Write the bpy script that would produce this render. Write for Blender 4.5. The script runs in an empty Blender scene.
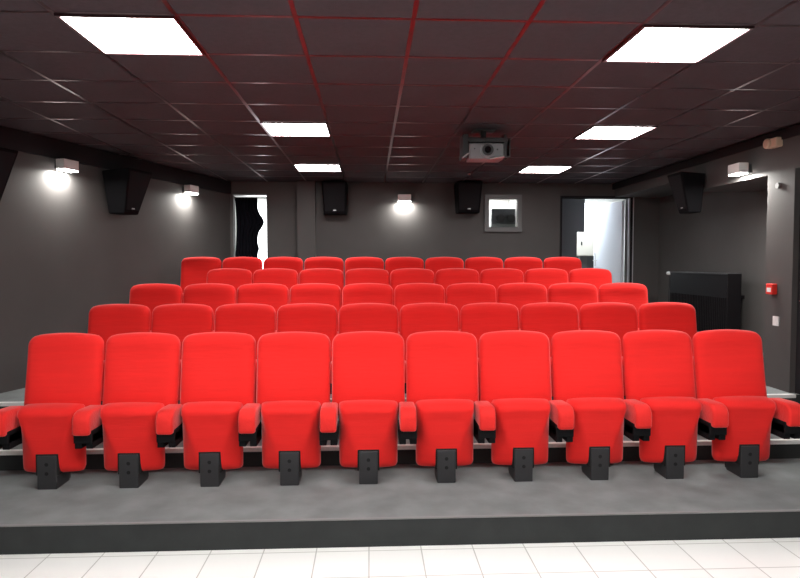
import bpy, bmesh, math, random
from mathutils import Vector, Matrix
random.seed(7)
S = bpy.context.scene
C = S.collection
PI = math.pi

# ------------------------------------------------------------------ materials
def mat(name, col, rough=0.6, metal=0.0, spec=0.5, bump=0.0, bscale=80.0, var=0.0, vscale=8.0,
        emit=None, estr=0.0, sheen=0.0, transm=0.0, stretch=(1, 1, 1)):
    m = bpy.data.materials.new(name); m.use_nodes = True
    nt = m.node_tree; N = nt.nodes; L = nt.links
    b = N['Principled BSDF']
    b.inputs['Base Color'].default_value = (*col, 1)
    b.inputs['Roughness'].default_value = rough
    b.inputs['Metallic'].default_value = metal
    b.inputs['Specular IOR Level'].default_value = spec
    if sheen: b.inputs['Sheen Weight'].default_value = sheen; b.inputs['Sheen Roughness'].default_value = 0.4
    if transm: b.inputs['Transmission Weight'].default_value = transm
    if emit:
        b.inputs['Emission Color'].default_value = (*emit, 1); b.inputs['Emission Strength'].default_value = estr
    tc = N.new('ShaderNodeTexCoord'); mp = N.new('ShaderNodeMapping'); mp.inputs['Scale'].default_value = stretch
    L.new(tc.outputs['Object'], mp.inputs['Vector'])
    if var:
        n = N.new('ShaderNodeTexNoise'); n.inputs['Scale'].default_value = vscale; n.inputs['Detail'].default_value = 5
        L.new(mp.outputs[0], n.inputs['Vector'])
        r = N.new('ShaderNodeValToRGB')
        r.color_ramp.elements[0].position = .3; r.color_ramp.elements[1].position = .7
        r.color_ramp.elements[0].color = (*[c * (1 - var) for c in col], 1)
        r.color_ramp.elements[1].color = (*[min(1, c * (1 + var)) for c in col], 1)
        L.new(n.outputs['Fac'], r.inputs['Fac']); L.new(r.outputs['Color'], b.inputs['Base Color'])
    if bump:
        n2 = N.new('ShaderNodeTexNoise'); n2.inputs['Scale'].default_value = bscale; n2.inputs['Detail'].default_value = 3
        L.new(mp.outputs[0], n2.inputs['Vector'])
        bp = N.new('ShaderNodeBump'); bp.inputs['Strength'].default_value = bump; bp.inputs['Distance'].default_value = .01
        L.new(n2.outputs['Fac'], bp.inputs['Height']); L.new(bp.outputs['Normal'], b.inputs['Normal'])
    return m

FAB = mat('red_fabric', (0.79, 0.021, 0.018), .85, spec=.2, sheen=.22, var=.03, vscale=3, bump=.22, bscale=7, stretch=(1, 1, 8))
PAD = mat('red_arm_fabric', (0.76, 0.023, 0.019), .8, spec=.25, sheen=.3, bump=.3, bscale=60)
BLK = mat('black_metal', (0.03, 0.03, 0.032), .5, spec=.4, bump=.05)
HOLE = mat('hole', (0.003, 0.003, 0.003), .8)
CARPET = mat('grey_carpet', (0.21, 0.226, 0.226), .95, spec=.1, var=.14, vscale=5, bump=.5, bscale=260)
RISER = mat('riser_charcoal', (0.035, 0.038, 0.038), .8, spec=.2, var=.1)
NOSE = mat('pale_nosing', (0.82, 0.82, 0.8), .5)
WALL = mat('charcoal_paint', (0.078, 0.073, 0.071), .75, spec=.3, var=.06, vscale=2, bump=.08, bscale=120)
WALLD = mat('black_paint', (0.018, 0.016, 0.018), .8, spec=.2)
WHITE = mat('white_paint', (0.8, 0.8, 0.78), .6)
DOORW = mat('door_white', (0.72, 0.76, 0.82), .4)
SPK = mat('speaker_black', (0.003, 0.0027, 0.0035), .75, spec=.08, bump=.1, bscale=200)
GRILLE = mat('speaker_grille', (0.008, 0.0075, 0.009), .7, spec=.15, bump=.2, bscale=400)
LABEL = mat('badge_silver', (0.5, 0.5, 0.5), .35, metal=.8)
TBAR = mat('grid_metal', (0.13, 0.065, 0.072), .28, metal=.9)  # reddened base colour strengthens the red reflected from the seats
TILE = mat('ceiling_tile', (0.068, 0.059, 0.066), .9, spec=.2, var=.1, vscale=30, bump=.2, bscale=150)
PROJ = mat('projector_grey', (0.26, 0.27, 0.28), .45, bump=.02)
PROJD = mat('projector_dark', (0.02, 0.02, 0.022), .4)
LENS = mat('lens_glass', (0.01, 0.01, 0.012), .05, spec=.8)
CHROME = mat('satin_steel', (0.55, 0.55, 0.56), .3, metal=1)
BEIGE = mat('sounder_beige', (0.62, 0.46, 0.33), .5)
REDP = mat('red_plastic', (0.75, 0.03, 0.02), .4)
FRAMEG = mat('frame_grey', (0.10, 0.10, 0.10), .5)
RADB = mat('radiator_black', (0.006, 0.005, 0.006), .45, spec=.2)
CURT = mat('curtain_black', (0.006, 0.006, 0.009), .95, spec=.05)
CREAM = mat('cabinet_cream', (0.75, 0.72, 0.62), .5)
LEDM = mat('led_panel', (0.9, 0.9, 0.9), .5, emit=(1, .97, .96), estr=24.0)
SPOTM = mat('lamp_diffuser', (0.9, 0.9, 0.9), .5, emit=(1, 1, .96), estr=45.0)
BLIND = mat('window_daylight', (0.9, 0.9, 0.9), .5, emit=(.95, .98, 1), estr=5.0)
SCREEN = mat('bounce_screen_white', (0.85, 0.85, 0.85), .9)

g = bpy.data.materials.new('clear_glass'); g.use_nodes = True
gb = g.node_tree.nodes['Principled BSDF']
gb.inputs['Transmission Weight'].default_value = 1; gb.inputs['Roughness'].default_value = .02; gb.inputs['IOR'].default_value = 1.05
GLASS = g

# floor tiles: 0.3 m squares
ft = bpy.data.materials.new('white_floor_tiles'); ft.use_nodes = True
nt = ft.node_tree; N = nt.nodes; L = nt.links; b = N['Principled BSDF']
tc = N.new('ShaderNodeTexCoord'); mp = N.new('ShaderNodeMapping'); mp.inputs['Location'].default_value = (.009, .06, 0)
br = N.new('ShaderNodeTexBrick'); br.offset = 0; br.squash = 1
br.inputs['Scale'].default_value = 1; br.inputs['Brick Width'].default_value = .3; br.inputs['Row Height'].default_value = .3
br.inputs['Mortar Size'].default_value = .0035; br.inputs['Mortar Smooth'].default_value = .2
br.inputs['Color1'].default_value = (.88, .88, .85, 1); br.inputs['Color2'].default_value = (.9, .9, .87, 1)
br.inputs['Mortar'].default_value = (.5, .49, .46, 1)
L.new(tc.outputs['Object'], mp.inputs[0]); L.new(mp.outputs[0], br.inputs['Vector']); L.new(br.outputs['Color'], b.inputs['Base Color'])
b.inputs['Roughness'].default_value = .3
TILES = ft

# ------------------------------------------------------------------ helpers
def finish(name, bm, m, parent=None, smooth=False, bevel=0.0, seg=2):
    bmesh.ops.recalc_face_normals(bm, faces=bm.faces)
    me = bpy.data.meshes.new(name); bm.to_mesh(me); bm.free()
    ms = m if isinstance(m, (list, tuple)) else [m]
    for x in ms: me.materials.append(x)
    if smooth:
        for p in me.polygons: p.use_smooth = True
    o = bpy.data.objects.new(name, me); C.objects.link(o)
    if parent: o.parent = parent
    if bevel:
        md = o.modifiers.new('bevel', 'BEVEL'); md.width = bevel; md.segments = seg; md.limit_method = 'ANGLE'
        md.angle_limit = math.radians(40)
    return o

def box(bm, x0, x1, y0, y1, z0, z1, mi=0):
    v = [bm.verts.new((x, y, z)) for x in (x0, x1) for y in (y0, y1) for z in (z0, z1)]
    for f in ((0, 1, 3, 2), (4, 6, 7, 5), (0, 4, 5, 1), (2, 3, 7, 6), (0, 2, 6, 4), (1, 5, 7, 3)):
        fc = bm.faces.new([v[i] for i in f]); fc.material_index = mi
    return v

def B(*boxes):
    bm = bmesh.new()
    for a in boxes: box(bm, *a)
    return bm

def cyl(bm, p, q, r, n=16, r2=None, mi=0):
    p = Vector(p); q = Vector(q); d = (q - p).normalized()
    a = d.orthogonal().normalized(); c = d.cross(a); r2 = r if r2 is None else r2
    A = [bm.verts.new(p + (a * math.cos(2 * PI * i / n) + c * math.sin(2 * PI * i / n)) * r) for i in range(n)]
    Q = [bm.verts.new(q + (a * math.cos(2 * PI * i / n) + c * math.sin(2 * PI * i / n)) * r2) for i in range(n)]
    for i in range(n):
        f = bm.faces.new((A[i], A[(i + 1) % n], Q[(i + 1) % n], Q[i])); f.material_index = mi
    for ring in (A, Q):
        f = bm.faces.new(ring); f.material_index = mi

def prism(bm, pts, fn):
    """pts: 2D outline; fn(p, k) -> 3D for k in (0, 1)"""
    A = [bm.verts.new(fn(p, 0)) for p in pts]; Q = [bm.verts.new(fn(p, 1)) for p in pts]
    n = len(pts)
    for i in range(n): bm.faces.new((A[i], A[(i + 1) % n], Q[(i + 1) % n], Q[i]))
    bm.faces.new(A); bm.faces.new(Q)

def tag(o, label=None, cat=None, group=None, kind=None):
    if label: o['label'] = label
    if cat: o['category'] = cat
    if group: o['group'] = group
    if kind: o['kind'] = kind
    return o

def empty(name, loc, label, cat, group=None, rz=0):
    o = bpy.data.objects.new(name, None); C.objects.link(o); o.location = loc; o.rotation_euler = (0, 0, rz)
    o.empty_display_size = .1
    return tag(o, label, cat, group)

def struct(name, bm, m, parent=None, **k):
    o = finish(name, bm, m, parent, **k)
    if not parent: o['kind'] = 'structure'
    return o

# ------------------------------------------------------------------ dimensions
CEIL = 2.887
FRONT = -3.2
BACK = 9.85
XR = 3.85           # right wall
XREC = 4.60         # back of the recess
def xl(y): return -5.213 + .311 * y     # oblique left wall
RZ = .140; P0 = .168
nos = [3.59, 4.55, 5.49, 6.43, 7.37]
lev = [P0 + RZ * k for k in range(5)]
TOP = lev[4]
AL = math.atan(.311)

PSI = math.atan(30 / 630); THE = math.atan(27 / 630 * math.cos(PSI))
R_ = Matrix.Rotation(-PSI, 3, 'Z') @ Matrix.Rotation(PI / 2 - THE, 3, 'X')
def ray(x, y): return (R_ @ Vector(((x - 400) / 630, -(y - 289) / 630, -1))).normalized()
def rwall(x, y):
    d = ray(x, y); k = XR / d.x; return d * k + Vector((0, 0, 1.65))
def at_y(x, y, Y):
    d = ray(x, y); k = Y / d.y; return d * k + Vector((0, 0, 1.65))
def lwall(x, y):
    d = ray(x, y); k = -5.213 / (d.x - .311 * d.y); return d * k + Vector((0, 0, 1.65))
def poly(bm, pts, z0, z1):
    prism(bm, pts, lambda p, k: (p[0], p[1], z1 if k else z0))

# floor: white tiled area in front
bm = bmesh.new(); poly(bm, [(xl(FRONT), FRONT), (XR, FRONT), (XR, 3.59), (xl(3.59), 3.59)], -.1, 0)
struct('floor', bm, TILES)
# stepped platforms
for k in range(5):
    y0 = nos[k]; y1 = nos[k + 1] if k < 4 else BACK
    bm = bmesh.new()
    rx = XR if k < 2 else XREC
    poly(bm, [(xl(y0) , y0), (rx, y0), (rx, y1), (xl(y1), y1)], -.1, lev[k])
    bm.normal_update()
    for f in bm.faces:
        if abs(f.normal.z) < .5: f.material_index = 1
    struct('floor', bm, [CARPET, RISER])
n_tr = 0
def trim(bm, m, **k):
    global n_tr; n_tr += 1
    return struct('trim_%d' % n_tr, bm, m, **k)
for k in range(1, 5):
    y0 = nos[k]; z = lev[k]
    trim(B((xl(y0) , XR if k < 3 else XREC, y0 - .012, y0 + .03, z - .028, z + .004)), NOSE, bevel=.003)
# thin edge of front platform
trim(B((xl(3.59), XR, 3.582, 3.60, P0 - .006, P0 + .002)), mat('edge_grey', (.2, .2, .2), .5))

# ceiling
struct('ceiling', B((-6, 4.6, FRONT - .1, BACK + .1, CEIL + .004, CEIL + .1)), TILE)
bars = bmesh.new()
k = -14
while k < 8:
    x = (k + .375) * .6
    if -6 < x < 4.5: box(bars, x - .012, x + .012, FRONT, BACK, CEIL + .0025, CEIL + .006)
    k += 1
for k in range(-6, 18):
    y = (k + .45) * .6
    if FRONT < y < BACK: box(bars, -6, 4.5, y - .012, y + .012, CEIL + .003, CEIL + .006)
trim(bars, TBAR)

# ---------------- walls
TH = .12
bm = bmesh.new()
u = Vector((math.sin(AL), math.cos(AL), 0)); nrm = Vector((-math.cos(AL), math.sin(AL), 0))
a = Vector((xl(FRONT), FRONT, 0)); e = Vector((xl(BACK + .1), BACK + .1, 0))
prism(bm, [(0, -.1), (1, -.1), (1, CEIL), (0, CEIL)], lambda p, k: tuple((a.lerp(e, p[0]) + nrm * (TH * k)) + Vector((0, 0, p[1]))))
struct('wall_left', bm, WALL)
bm = bmesh.new()
prism(bm, [(0, 2.69), (1, 2.69), (1, CEIL - .004), (0, CEIL - .004)], lambda p, k: tuple((a.lerp(Vector((xl(BACK - .01), BACK - .01, 0)), p[0]) - nrm * (.03 * k)) + Vector((0, 0, p[1]))))
trim(bm, WALLD)

# right wall with black door opening and the recess
DZ = 2.50; D1 = rwall(793, 250).y; D0 = D1 - .95; YB = rwall(692, 200).y; PE = rwall(766, 250).y
bm = B((XR, XR + TH, FRONT, D0, -.1, CEIL), (XR, XR + TH, D0, D1, DZ, CEIL), (XR, XREC + TH, D1, PE, -.1, CEIL),
       (XR, XREC, PE, YB, 2.49, CEIL), (XR + .02, XREC, YB, BACK, 2.67, CEIL), (XREC, XREC + TH, PE, BACK + .1, -.1, CEIL))
struct('wall_right', bm, WALL)
trim(B((XR - .02, XR, FRONT, BACK, 2.79, CEIL - .004)), WALLD)
# black door leaf in the right wall
d3 = struct('door_3', B((XR + .05, XR + .09, D0 + .004, D1 - .004, lev[1], DZ - .004)), WALLD, bevel=.003)
bm = bmesh.new(); cyl(bm, (XR + .05, D1 - .1, 1.3), (XR + .015, D1 - .1, 1.3), .011); cyl(bm, (XR + .02, D1 - .1, 1.3), (XR + .02, D1 - .22, 1.3), .010)
finish('door_handle', bm, CHROME, d3)

# back wall with left doorway, projection window, right doorway
def bx(px): return at_y(px, 200, BACK).x
LDX0, LDX1 = bx(233), bx(266.5); DT = 2.68
W0, W1 = bx(488), bx(518); WZ0, WZ1 = at_y(502, 228, BACK).z, at_y(502, 198, BACK).z
R0, R1 = bx(562), bx(629)
ys = (BACK, BACK + .14)
bm = B((-3.2, LDX0, *ys, -.1, CEIL), (LDX0, LDX1, *ys, DT, CEIL), (LDX1, W0, *ys, -.1, CEIL), (W0, W1, *ys, -.1, WZ0),
       (W0, W1, *ys, WZ1, CEIL), (W1, R0, *ys, -.1, CEIL), (R0, R1, *ys, DT - .02, CEIL), (R1, XREC, *ys, -.1, CEIL))
struct('wall_back', bm, WALL)
# pilaster
trim(B((bx(298), bx(316), BACK - .16, BACK, TOP, CEIL)), WALL)
# unseen front wall with a white screen added to bounce light
struct('wall_front', B((-6, XR + TH, FRONT - TH, FRONT, -.1, CEIL)), WHITE)
sc = tag(finish('bounce_screen', B((-3.2, 2.6, FRONT + .002, FRONT + .05, .7, 2.6)), SCREEN, bevel=.004),
         'wide white screen added out of view behind the camera to bounce light', 'screen')

# rooms behind the back wall
BY = 12.2
struct('floor', B((-3.2, 5.2, BACK + .14, BY, -.1, TOP)), CARPET)
struct('ceiling', B((-3.2, 5.2, BACK + .14, BY, CEIL, CEIL + .1)), WHITE)
struct('wall_far', B((-3.2, 5.2, BY, BY + .1, -.1, CEIL), (-3.3, -3.2, BACK + .14, BY, -.1, CEIL), (5.2, 5.3, BACK + .14, BY, -.1, CEIL),
                     (-.95, -.87, BACK + .14, BY, TOP, CEIL), (2.70, 2.78, BACK + .14, BY, TOP, CEIL)), WHITE)

# ------------------------------------------------------------------ theatre seat
def slab(w, h, t, z0, front, back, corner_top=.06, corner_bot=.03, crown=0.0, p=10, nu=22, nv=26, shear=0.0, taper=0.0):
    """soft padded slab: front(s,t) and back(s,t) give extra bulge in metres"""
    bm = bmesh.new()
    def par(n): return [math.sin(PI / 2 * (-1 + 2 * i / n)) * .5 + (-1 + 2 * i / n) * .5 for i in range(n + 1)]
    ss, tt = par(nu), par(nv)
    def pos(s, t_, side):
        z = (t_ + 1) / 2 * h
        w2 = w / 2 - taper * (t_ + 1) / 2
        dz = z - (h - corner_top)
        if dz > 0: w2 -= corner_top - math.sqrt(max(0, corner_top ** 2 - dz ** 2))
        dz = corner_bot - z
        if dz > 0: w2 -= corner_bot - math.sqrt(max(0, corner_bot ** 2 - dz ** 2))
        x = s * w2
        e = (max(0, 1 - abs(s) ** p) ** .5) * (max(0, 1 - abs(t_) ** p) ** .5)
        y = side * t / 2 * e
        if side < 0: y -= front(s, t_) * e
        else: y += back(s, t_) * e
        zz = z0 + z + crown * (1 - s * s) * max(0, t_)
        return (x, y + shear * z, zz)
    F = [[bm.verts.new(pos(s, t_, -1)) for s in ss] for t_ in tt]
    Bk = [[None] * len(ss) for _ in tt]
    for j in range(len(tt)):
        for i in range(len(ss)):
            if i in (0, nu) or j in (0, nv): Bk[j][i] = F[j][i]
            else: Bk[j][i] = bm.verts.new(pos(ss[i], tt[j], 1))
    for j in range(nv):
        for i in range(nu):
            bm.faces.new((F[j][i], F[j][i + 1], F[j + 1][i + 1], F[j + 1][i]))
            try: bm.faces.new((Bk[j][i], Bk[j + 1][i], Bk[j + 1][i + 1], Bk[j][i + 1]))
            except ValueError: pass
    return bm

def sm(x, a, b):
    x = max(0, min(1, (x - a) / (b - a))); return x * x * (3 - 2 * x)

def back_front(s, t):
    z = (t + 1) / 2
    pad = .012 * math.exp(-((z - .93) / .10) ** 2)             # head roll
    dish = -.016 * (1 - s * s) * math.exp(-((z - .70) / .22) ** 2)
    lum = .012 * (1 - s * s) * math.exp(-((z - .22) / .18) ** 2)
    seam = -.003 * math.exp(-((z - .80) / .012) ** 2) - .003 * math.exp(-((z - .42) / .012) ** 2)
    return pad + dish + lum + seam

def cush_front(s, t):
    z = (t + 1) / 2
    half = .28 + .64 * max(0, min(1, (z - .10) / .80))          # V shaped raised panel
    v = min(1, (1 - abs(s)) / (1 - half))
    return .072 * v * (.55 + .45 * z) + .02 * math.exp(-((z - .95) / .12) ** 2)

ARM_W = .108; PITCH = .5228
def arm_profile():
    # side profile (y forward negative, z)
    pts = [(.155, .52), (.0, .528)]
    for i in range(9):                                        # rounded upper front
        a_ = PI / 2 * i / 8
        pts.append((-.035 - .075 * math.sin(a_), .453 + .075 * math.cos(a_)))
    for i in range(5):
        a_ = PI / 2 * i / 4
        pts.append((-.087 - .023 * math.cos(a_), .396 - .023 * math.sin(a_)))
    pts += [(.05, .375), (.155, .41)]
    return pts

mat_arm = mat('arm_black', (0.008, 0.008, 0.009), .8, spec=.1)
def make_armrest(root, dx):
    bm = bmesh.new(); w = ARM_W / 2
    prism(bm, arm_profile(), lambda p, k: (dx + (w if k else -w), p[0], p[1]))
    o = finish('armrest', bm, PAD, root, bevel=.018, seg=3, smooth=True)
    bm = B((dx - .058, dx + .058, -.075, .12, .318, .40), (dx - .058, dx - .013, -.06, .12, .28, .376), (dx + .013, dx + .058, -.06, .12, .28, .376))
    finish('armrest_bracket', bm, mat_arm, o, bevel=.004)
    return o

def make_seat():
    root = bpy.data.objects.new('theatre_seat', None); C.objects.link(root); root.empty_display_size = .1
    bm = slab(.512, .558, .10, .421, back_front, lambda s, t: .01 * (1 - s * s), corner_top=.075, crown=.012, shear=.19, p=8)
    bmesh.ops.translate(bm, vec=(0, .205, 0), verts=bm.verts)
    finish('backrest', bm, FAB, root, smooth=True)
    bm = slab(.396, .455, .11, .084, cush_front, lambda s, t: .0, corner_top=.03, corner_bot=.035, crown=.006, p=10, taper=-.004)
    bmesh.ops.translate(bm, vec=(0, .102, 0), verts=bm.verts)
    finish('seat_cushion', bm, FAB, root, smooth=True)
    # pedestal leg, in the notch at the foot of the tipped-up cushion
    bm = B((-.062, .062, -.012, .022, 0, .222))
    bm2 = bmesh.new()
    bm.free()
    bm = bmesh.new()
    prism(bm, [(-.012, 0), (.17, 0), (.15, .222), (-.012, .222)], lambda p, k: (.062 if k else -.062, p[0], p[1]))
    bm2.free()
    leg = finish('leg', bm, BLK, root, bevel=.005)
    for z in (.165, .105):
        bm = bmesh.new(); cyl(bm, (0, -.0135, z), (0, .01, z), .0125, 14)
        finish('bolt_hole', bm, HOLE, leg)
    finish('leg_gap_dark', B((-.073, .073, -.004, .10, .09, .234)), HOLE, root, bevel=.004)  # near-black box stands in for the shaded gap around the leg
    finish('frame', B((-.15, .15, .145, .175, .12, .16), (-.13, -.09, .15, .19, .14, .47), (.09, .13, .15, .19, .14, .47),
                      (-.06, .06, .14, .19, .01, .16)), BLK, root, bevel=.004)
    make_armrest(root, -PITCH / 2)
    return root

def kids(o): return [c for c in C.objects if c.parent == o]
def copy_tree(o, parent=None):
    c = o.copy(); C.objects.link(c)
    if parent: c.parent = parent
    for ch in kids(o): copy_tree(ch, c)
    return c

rows = ['front row', 'second row', 'third row', 'fourth row', 'rearmost row']
ords = ['first', 'second', 'third', 'fourth', 'fifth', 'sixth', 'seventh', 'eighth', 'ninth', 'tenth']
look = {0: 'tipped up with black pedestal leg', 1: 'backrest seen above the front row', 2: 'upper backrest seen',
        3: 'only the top of its backrest seen', 4: 'backrest top against the dark wall'}
X0 = -2.104; LEGY = 4.16
proto = make_seat(); first = True
seat_root_list = []
for r in range(5):
    cols = range(1, 10) if r == 3 else range(10)
    cl = list(cols); n = len(cl)
    for j, i in enumerate(cl):
        o = proto if first else copy_tree(proto)
        first = False
        seat_root_list.append((o, r, j, n, i))
for o, r, j, n, i in seat_root_list:
    o.location = (X0 + PITCH * i - (0, 0, .01, .02, .06)[r], LEGY + .94 * r, lev[r])
    if j == 0: w = 'leftmost seat'
    elif j == n - 1: w = 'rightmost seat'
    elif j < 5: w = ords[j] + ' seat from the left'
    else: w = ords[n - 1 - j] + ' seat from the right'
    o['label'] = 'red fabric theatre seat, %s of the %s' % (w, rows[r])
    if r == 4 and j == 0: o['label'] = 'red theatre seat at the left end of the rearmost row, more backrest showing'
    o['category'] = 'seat'; o['group'] = 'red theatre seats in the ' + rows[r]
    if j == n - 1: make_armrest(o, PITCH / 2)

# ------------------------------------------------------------------ ceiling lights
def panel(i, k, label, proto_=None):
    x = (i + .375 + .5) * .6; y = (k + .45 + .5) * .6
    if proto_ is None:
        t = empty('ceiling_light', (x, y, CEIL), label, 'ceiling light', 'square light panels in the ceiling')
        bm = B((-.296, .296, -.296, -.278, -.010, .002), (-.296, .296, .278, .296, -.010, .002), (-.296, -.278, -.278, .278, -.010, .002), (.284, .296, -.278, .278, -.010, .002))
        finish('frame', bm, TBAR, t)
        finish('diffuser', B((-.278, .278, -.278, .278, -.006, .001)), LEDM, t)
    else:
        t = copy_tree(proto_); t.location = (x, y, CEIL); t['label'] = label
    return t
p0 = panel(-3, 5, 'large glowing square ceiling panel nearest on the left')
panel(3 - 1, 5, 'large glowing square ceiling panel nearest on the right', p0)
panel(-2, 9, 'glowing ceiling panel on the left, middle of its line of three', p0)
panel(3, 9, 'glowing ceiling panel on the right, middle of its line of three', p0)
panel(-2, 13, 'small-looking glowing ceiling panel farthest back on the left', p0)
panel(3, 13, 'small-looking glowing ceiling panel farthest back on the right, beyond the projector', p0)
for i, k, s in ((-3, 1, 'left'), (2, 1, 'right'), (-3, -3, 'left rear'), (2, -3, 'right rear'), (0, -3, 'middle rear'), (-2, 3, 'centre left'), (1, 3, 'centre right'), (0, 0, 'middle')):  # panels out of view, added to brighten the floor and front row
    panel(i, k, 'unseen glowing ceiling panel added above the white tiled floor, ' + s, p0)

# ------------------------------------------------------------------ wall lamps
def wall_lamp(loc, rz, label, side=0):
    """local frame: wall plane at y=0, room towards -y"""
    t = empty('wall_lamp', loc, label, 'wall lamp', 'small wall lamps shining down', rz)
    finish('mount', B((side - .045, side + .045, -.06, 0, -.035, .045)), BLK, t, bevel=.004)
    finish('arm', B((min(0, side) - .012, max(0, side) + .012, -.075, -.05, -.012, .012)), BLK, t)
    h = finish('lamp_head', B((-.10, .10, -.165, -.065, -.045, .055)), WHITE, t, bevel=.005)
    finish('diffuser', B((-.092, .092, -.158, -.07, -.056, -.044)), SPOTM, h)
    return t
lamp_lights = []
def add_spot(loc, power, rz=0):
    l = bpy.data.lights.new('lamp_light', 'AREA'); l.shape = 'RECTANGLE'; l.size = .22; l.size_y = .12; l.energy = power
    l.color = (1, .985, .93)
    o = bpy.data.objects.new('lamp_light', l); C.objects.link(o); o.location = loc; o.rotation_euler = (0, 0, rz)
def lw_rot(): return PI / 2 - AL
def on_left(y, z): return (xl(y), y, z)
for px_, py_, lab in ((58, 166, 'white cube lamp glowing on the left wall, between the two nearest speakers'), (184, 190, 'white lamp glowing on the left wall close to the left doorway')):
    p = lwall(px_, py_); wall_lamp(p, lw_rot(), lab, 0)
    q = p + Vector((math.cos(AL), -math.sin(AL), 0)) * .07; add_spot((q.x, q.y, p.z - .058), 15, lw_rot())
p = rwall(749, 169.5)
wall_lamp(p, -PI / 2, 'white cube lamp glowing on the right wall above the recess', 0)
add_spot((XR - .10, p.y, p.z - .058), 34, PI / 2)
p = at_y(404, 199, BACK)
wall_lamp(p, 0, 'small white lamp glowing in the middle of the rear wall', .09)
add_spot((p.x, BACK - .07, p.z - .058), 13)

# ------------------------------------------------------------------ speakers
def speaker(loc, rz, label, wt=.42, wb=.33, h=.47, dt=.34, db=.20):
    t = empty('wall_speaker', loc, label, 'speaker', 'black loudspeakers on the walls', rz)
    bm = bmesh.new()
    v = {}
    for zz, w, d in ((0, wb, db), (h, wt, dt)):
        v[zz] = [bm.verts.new(c) for c in ((-w / 2, -.04, zz), (w / 2, -.04, zz), (w / 2 * .92, -.04 - d, zz + (.02 if zz else 0)), (-w / 2 * .92, -.04 - d, zz + (.02 if zz else 0)))]
    a_, b_ = v[0], v[h]
    bm.faces.new(a_); bm.faces.new(b_)
    for i in range(4): bm.faces.new((a_[i], a_[(i + 1) % 4], b_[(i + 1) % 4], b_[i]))
    cab = finish('cabinet', bm, SPK, t, bevel=.015, seg=3)
    bm = bmesh.new()
    gz0, gz1 = .045, h - .03
    def P(z, s):
        f = z / h; w = (wb + (wt - wb) * f) * .92 * .5 - .025; d = .04 + db + (dt - db) * f
        return (s * w, -d - .003, z + .02 * f)
    def P2(z, s):
        x, y, zz = P(z, s); return (x, y + .012, zz)
    A = [bm.verts.new(P(z, s)) for z, s in ((gz0, -1), (gz0, 1), (gz1, 1), (gz1, -1))]
    Q = [bm.verts.new(P2(z, s)) for z, s in ((gz0, -1), (gz0, 1), (gz1, 1), (gz1, -1))]
    bm.faces.new(A); bm.faces.new(Q)
    for i in range(4): bm.faces.new((A[i], A[(i + 1) % 4], Q[(i + 1) % 4], Q[i]))
    finish('grille', bm, GRILLE, t)
    x, y, z = P(.065, 0)
    finish('badge', B((-.022, .022, y - .004, y + .004, .055, .068)), LABEL, t)
    finish('wall_bracket', B((-.05, .05, -.06, 0, h * .35, h * .75)), BLK, t, bevel=.004)
    return t
for q_, lab, hh in ((lwall(-36, 185), 'black tapered loudspeaker on the left wall cut off by the picture edge', .5), (lwall(113, 190), 'black tapered loudspeaker on the left wall between the two glowing lamps', .5)):
    speaker((q_.x, q_.y, 2.19 if q_.y > 6 else 2.13), lw_rot(), lab, h=.47, wt=.46, wb=.26)
speaker((bx(335.5), BACK, 2.37), 0, 'black loudspeaker on the rear wall left of the small lamp', h=.47, wt=.40, wb=.36, dt=.3)
speaker((bx(466.5), BACK, 2.40), 0, 'black loudspeaker on the rear wall beside the projection window', h=.45, wt=.42, wb=.36, dt=.3)
speaker((XR, rwall(700, 190).y, 2.22), -PI / 2, 'black loudspeaker hung on the right wall near the rear doorway', h=.44, wt=.38, wb=.24, dt=.28, db=.15)

# ------------------------------------------------------------------ ceiling projector
PX, PY = 1.070, 5.8
t = empty('projector', (PX, PY, CEIL), 'grey projector with a round lens hung from the ceiling', 'projector')
finish('body', B((-.158, .158, -.02, .20, -.292, -.145)), PROJ, t, bevel=.012, seg=3)
bm = bmesh.new(); cyl(bm, (.005, -.05, -.215), (.005, .0, -.215), .066, 32); o = finish('lens_ring', bm, PROJ, t, bevel=.006)
bm = bmesh.new(); cyl(bm, (.005, -.062, -.215), (.005, -.04, -.215), .052, 32); o2 = finish('lens_barrel', bm, PROJD, t)
bm = bmesh.new(); cyl(bm, (.005, -.066, -.215), (.005, -.055, -.215), .03, 32, r2=.034); finish('lens', bm, LENS, o2)
finish('top_plate', B((-.17, .20, -.01, .30, -.135, -.095)), PROJD, t, bevel=.004)
finish('side_bracket', B((-.215, -.165, .0, .22, -.28, -.06)), PROJD, t, bevel=.004)
finish('side_bracket', B((.165, .19, .0, .22, -.27, -.06), (.215, .225, .0, .22, -.27, -.10), (.165, .225, .0, .02, -.275, -.262)), PROJD, t, bevel=.002)
bm = bmesh.new(); cyl(bm, (0, .15, -.10), (0, .15, 0), .025)
finish('ceiling_mount', bm, PROJD, t)
finish('mount_plate', B((-.1, .1, .05, .25, -.012, -.002)), PROJD, t)
bm = bmesh.new(); cyl(bm, (.03, -.03, -.29), (.16, -.03, -.27), .010); cyl(bm, (-.225, -.02, -.285), (-.165, -.03, -.24), .007)
finish('cable', bm, CHROME, t)
bm = bmesh.new(); cyl(bm, (-.11, -.0215, -.2), (-.11, -.01, -.2), .006); cyl(bm, (.10, -.0215, -.205), (.10, -.01, -.205), .008)
finish('indicator', bm, PROJD, t)
# small detector on the ceiling
bm = bmesh.new(); cyl(bm, (1.40, 8.85, CEIL - .02), (1.40, 8.85, CEIL - .001), .02, 20, r2=.03)
tag(finish('ceiling_sensor', bm, LABEL), 'tiny pale round sensor on the ceiling behind the projector', 'sensor')

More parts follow.
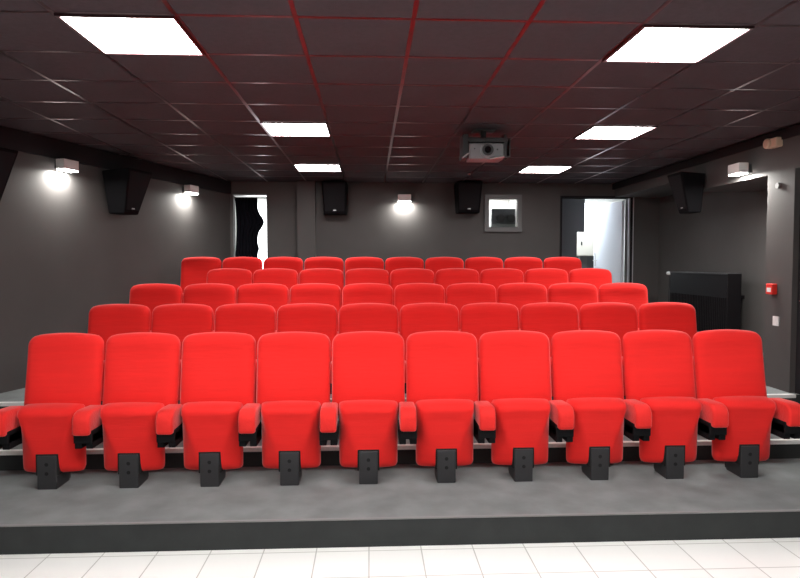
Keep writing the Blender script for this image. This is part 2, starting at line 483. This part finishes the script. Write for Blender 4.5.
# ------------------------------------------------------------------ radiator in the recess
ra = ray(729, 274); rb = ray(672, 273); RX = 4.28; ryn, ryf = ra.y / ra.x * RX, rb.y / rb.x * RX
t = empty('radiator', (RX, (ryn + ryf) / 2, 0), 'tall black radiator standing in the recess on the right', 'radiator')
ry0, ry1 = -(ryf - ryn) / 2, (ryf - ryn) / 2
finish('front_panel', B((-.02, .0, ry0, ry1, .75, 1.50)), RADB, t, bevel=.004)
bm = bmesh.new()
n = 34
for i in range(n):
    y = ry0 + .03 + (ry1 - ry0 - .06) * i / (n - 1)
    box(bm, -.032, -.018, y - .006, y + .006, .76, 1.22)
finish('fins', bm, RADB, t, bevel=.002)
finish('end_panel', B((-.02, .15, ry0 - .012, ry0, .74, 1.51)), RADB, t, bevel=.004)
finish('end_panel', B((-.02, .15, ry1, ry1 + .012, .74, 1.51)), RADB, t, bevel=.004)
finish('top_grille', B((-.03, .15, ry0 - .01, ry1 + .01, 1.50, 1.515)), mat('radiator_top', (.06, .06, .065), .3, spec=.6), t, bevel=.003)
finish('foot', B((-.01, .14, ry0 + .1, ry0 + .13, lev[3] , .75)), RADB, t)
finish('foot', B((-.01, .14, ry1 - .13, ry1 - .1, lev[4], .75)), RADB, t)
bm = bmesh.new(); cyl(bm, (-.01, ry1 + .015, 1.49), (-.01, ry1 + .11, 1.49), .025, 16); finish('valve_knob', bm, WHITE, t, bevel=.004)
finish('back_rail', B((.15, XREC - RX, ry0 + .2, ry1 - .2, 1.2, 1.24)), RADB, t)
bm = bmesh.new(); cyl(bm, (-.01, ry1 + .06, lev[4]), (-.01, ry1 + .06, 1.47), .008, 10); finish('pipe', bm, BLK, t)

# ------------------------------------------------------------------ devices on the right pillar
p = rwall(774, 289)
t = empty('fire_call_point', (XR, p.y, p.z), 'small red fire alarm call point on the right pillar', 'alarm button')
finish('housing', B((-.05, 0, -.05, .05, -.05, .05)), REDP, t, bevel=.006)
finish('glass_panel', B((-.053, -.045, -.03, .03, -.028, .012)), WHITE, t)
p = rwall(776.5, 321)
t = empty('light_switch', (XR, p.y, p.z), 'white square switch below the red call point', 'switch')
finish('plate', B((-.012, 0, -.042, .042, -.045, .045)), WHITE, t, bevel=.003)
finish('rocker', B((-.018, -.01, -.024, .024, -.03, .03)), WHITE, t, bevel=.003)
p = rwall(776.5, 143.5)
t = empty('alarm_sounder', (XR - .02, p.y, p.z), 'beige alarm sounder high on the right wall', 'alarm')
bm = bmesh.new(); cyl(bm, (-.075, .02, 0), (0, .02, 0), .048, 24); finish('horn', bm, BEIGE, t, bevel=.012)
finish('base', B((-.05, .02, -.10, .02, -.045, .045)), BEIGE, t, bevel=.012)
p = rwall(779, 185.5)
bm = bmesh.new(); cyl(bm, (XR - .02, p.y, p.z), (XR, p.y, p.z), .028, 20)
tag(finish('wall_sensor', bm, mat('sensor_grey', (.22, .22, .22), .5)), 'small round grey sensor on the right pillar under the sounder', 'sensor')

# ------------------------------------------------------------------ doorways & windows
# left doorway
trim(B((LDX0, LDX1, BACK - .012, BACK + .14, DT - .006, DT + .012)), CHROME)
# window of the lobby behind
w1 = struct('window_1', B((-2.30, -1.1, BY - .06, BY - .001, TOP + .0, 2.75)), BLIND)
# curtain
bm = bmesh.new()
nz, nx = 90, 48
def edge(z):   # right hem of the tied curtain, metres from left jamb
    f = (DT - .06 - z) / (DT - .06 - TOP)
    q = (DT - z)
    return .355 + .100 * math.exp(-((q - .41) / .125) ** 2) + .022 * math.exp(-((q - .82) / .05) ** 2) + .01 * math.exp(-((q - 1.4) / .3) ** 2)
gr = []
for j in range(nz + 1):
    z = TOP + .01 + (DT - .04 - TOP) * j / nz
    l = .012 + .022 * abs(math.sin(j / nz * PI * 2.2 + 2.6)); r = edge(z)
    gr.append([bm.verts.new((LDX0 + l + (r - l) * i / nx, BACK + .07 + .018 * math.sin(i / nx * PI * 14 + .4 * math.sin(z * 3)), z)) for i in range(nx + 1)])
for j in range(nz):
    for i in range(nx): bm.faces.new((gr[j][i], gr[j][i + 1], gr[j + 1][i + 1], gr[j + 1][i]))
c = finish('curtain', bm, CURT, None, smooth=True)
sd = c.modifiers.new('thick', 'SOLIDIFY'); sd.thickness = .006
tag(c, 'black curtain hanging in the left rear doorway with daylight beside it', 'curtain')
bm = bmesh.new(); cyl(bm, (LDX0, BACK + .07, DT - .035), (LDX1, BACK + .07, DT - .035), .010)
tag(finish('curtain_rail', bm, BLK), 'thin rail across the top of the left rear doorway', 'rail')

# projection window
fx = .014
w2 = struct('window_2', B((W0, W0 + fx, BACK - .03, BACK + .12, WZ0, WZ1), (W1 - fx, W1, BACK - .03, BACK + .12, WZ0, WZ1),
                          (W0 + fx, W1 - fx, BACK - .03, BACK + .12, WZ0, WZ0 + fx), (W0 + fx, W1 - fx, BACK - .03, BACK + .12, WZ1 - fx, WZ1)), FRAMEG, bevel=.004)
finish('window_sill', B((W0 - .055, W1 + .055, BACK - .045, BACK, WZ0 - .06, WZ0), (W0 - .055, W1 + .055, BACK - .03, BACK, WZ1, WZ1 + .05),
                        (W0 - .055, W0, BACK - .03, BACK, WZ0, WZ1), (W1, W1 + .055, BACK - .03, BACK, WZ0, WZ1)), FRAMEG, w2)
finish('window_pane', B((W0 + fx, W1 - fx, BACK + .06, BACK + .066, WZ0 + fx, WZ1 - fx)), GLASS, w2)
# booth projector seen through the window
t = empty('booth_projector', (bx(504) + .17, 10.75, TOP), 'dark twin-lens projector standing behind the projection window', 'projector')
finish('body', B((-.23, .20, -.2, .5, 1.50, 1.82)), mat('booth_dark', (.09, .10, .11), .5), t, bevel=.015, seg=3)
for xx in (-.09, .09):
    bm = bmesh.new(); cyl(bm, (xx, -.27, 1.65), (xx, -.19, 1.65), .068, 28); o = finish('lens_barrel', bm, PROJD, t)
finish('stand', B((-.2, .18, -.1, .4, 0, 1.50)), FRAMEG, t, bevel=.01)
finish('control_strip', B((-.22, .19, -.215, -.195, 1.51, 1.56)), mat('strip_grey', (.25, .28, .27), .5), t)

# right doorway frame + open white door
trim(B((R0 - .03, R0, BACK - .02, BACK + .14, TOP, DT - .02), (R0 - .03, R1 + .03, BACK - .02, BACK + .14, DT - .02, DT + .01)), WALLD)
trim(B((R1 - .012, R1 + .012, BACK - .03, BACK + .0, TOP, DT - .02)), mat('jamb_grey', (.3, .3, .32), .4))
trim(B((R1 + .06, R1 + .075, BACK - .02, BACK, TOP, DT)), mat('jamb_pale', (.4, .4, .42), .4))
trim(B((R1 + .012, R1 + .06, BACK - .015, BACK, TOP, DT)), WALLD)
# door leaf: hinge at right jamb, opening away
hinge = (R1 - .05, BACK + .14, TOP)
dl = struct('door_2', B((-.84, 0, 0, .04, .01, DT - TOP - .05)), DOORW, bevel=.003)
dl.location = hinge; dl.rotation_euler = (0, 0, -math.radians(79))
bm = bmesh.new(); cyl(bm, (-.78, 0, .95), (-.78, -.05, .95), .01); cyl(bm, (-.78, -.045, .95), (-.66, -.045, .95), .009)
h = finish('door_handle', bm, CHROME, dl)
finish('handle_plate', B((-.80, -.76, -.006, 0, .85, 1.08)), CHROME, dl, bevel=.002)
# dark partition and cabinet seen through the doorway
struct('wall_partition', B((2.78, at_y(577, 230, 10.6).x, 10.60, 10.68, TOP, CEIL), (at_y(577, 230, 10.6).x, at_y(584.5, 230, 10.6).x, 10.60, 10.68, at_y(584, 232, 10.6).z, CEIL)), mat('partition_grey', (.13, .135, .145), .6))
struct('glow_pane', B((3.2, 4.7, BY - .05, BY - .001, 1.75, 2.8)), mat('glow_pane_soft', (.9, .9, .9), .5, emit=(.9, .96, 1), estr=2.2))  # glowing pane added to make the room behind the doorway bright
t = empty('wall_cabinet', (3.52, BY - .2, 0), 'cream metal box cabinet seen through the right rear doorway', 'cabinet')

cam = bpy.data.cameras.new('camera'); cam.lens = 630 / 800 * 36; cam.sensor_width = 36
co = bpy.data.objects.new('camera', cam); C.objects.link(co)
co.location = (0, 0, 1.65); co.rotation_euler = (PI / 2 - THE, 0, -PSI)
S.camera = co
cam.clip_start = .05

# cabinet position from its place in the corridor: hung on a short dark wall behind the partition
CY = 11.2
a1 = at_y(576, 256, CY); a2 = at_y(594, 232, CY)
t.location = (a1.x, CY, a1.z)
wd = a2.x - a1.x; hg = a2.z - a1.z
finish('body', B((0, wd, 0, .22, 0, hg)), CREAM, t, bevel=.006)
finish('cabinet_door', B((.01, wd - .01, -.012, 0, .01, hg - .01)), CREAM, t, bevel=.004)
finish('lock', B((wd * .25, wd * .33, -.02, -.01, hg * .45, hg * .6)), PROJD, t)
finish('post', B((wd * .3, wd * .7, .06, .16, TOP - a1.z, 0)), FRAMEG, t)
b1 = at_y(574, 256, CY + .3); b2 = at_y(600, 290, CY + .3)
struct('wall_low', B((b1.x, b2.x + .1, CY + .3, CY + .36, TOP, b1.z)), mat('partition_low', (.07, .075, .08), .6))

# unseen fill lights added to brighten the rooms behind
def area(loc, sx, sy, power, rot=(0, 0, 0), col=(1, 1, 1)):
    l = bpy.data.lights.new('area', 'AREA'); l.shape = 'RECTANGLE'; l.size = sx; l.size_y = sy; l.energy = power; l.color = col
    o = bpy.data.objects.new('room_fill', l); C.objects.link(o); o.location = loc; o.rotation_euler = rot
area((3.6, 10.9, CEIL - .03), .6, .6, 48, col=(.85, .92, 1))
area((1.6, 11.6, CEIL - .03), .6, .6, 160)

w = bpy.data.worlds.new('world'); S.world = w; w.use_nodes = True
w.node_tree.nodes['Background'].inputs['Color'].default_value = (.5, .5, .55, 1)
w.node_tree.nodes['Background'].inputs['Strength'].default_value = .05

vs = S.view_settings; vs.view_transform = 'Standard'; vs.look = 'None'; vs.gamma = 1; vs.use_curve_mapping = False
vs.exposure = 0.2
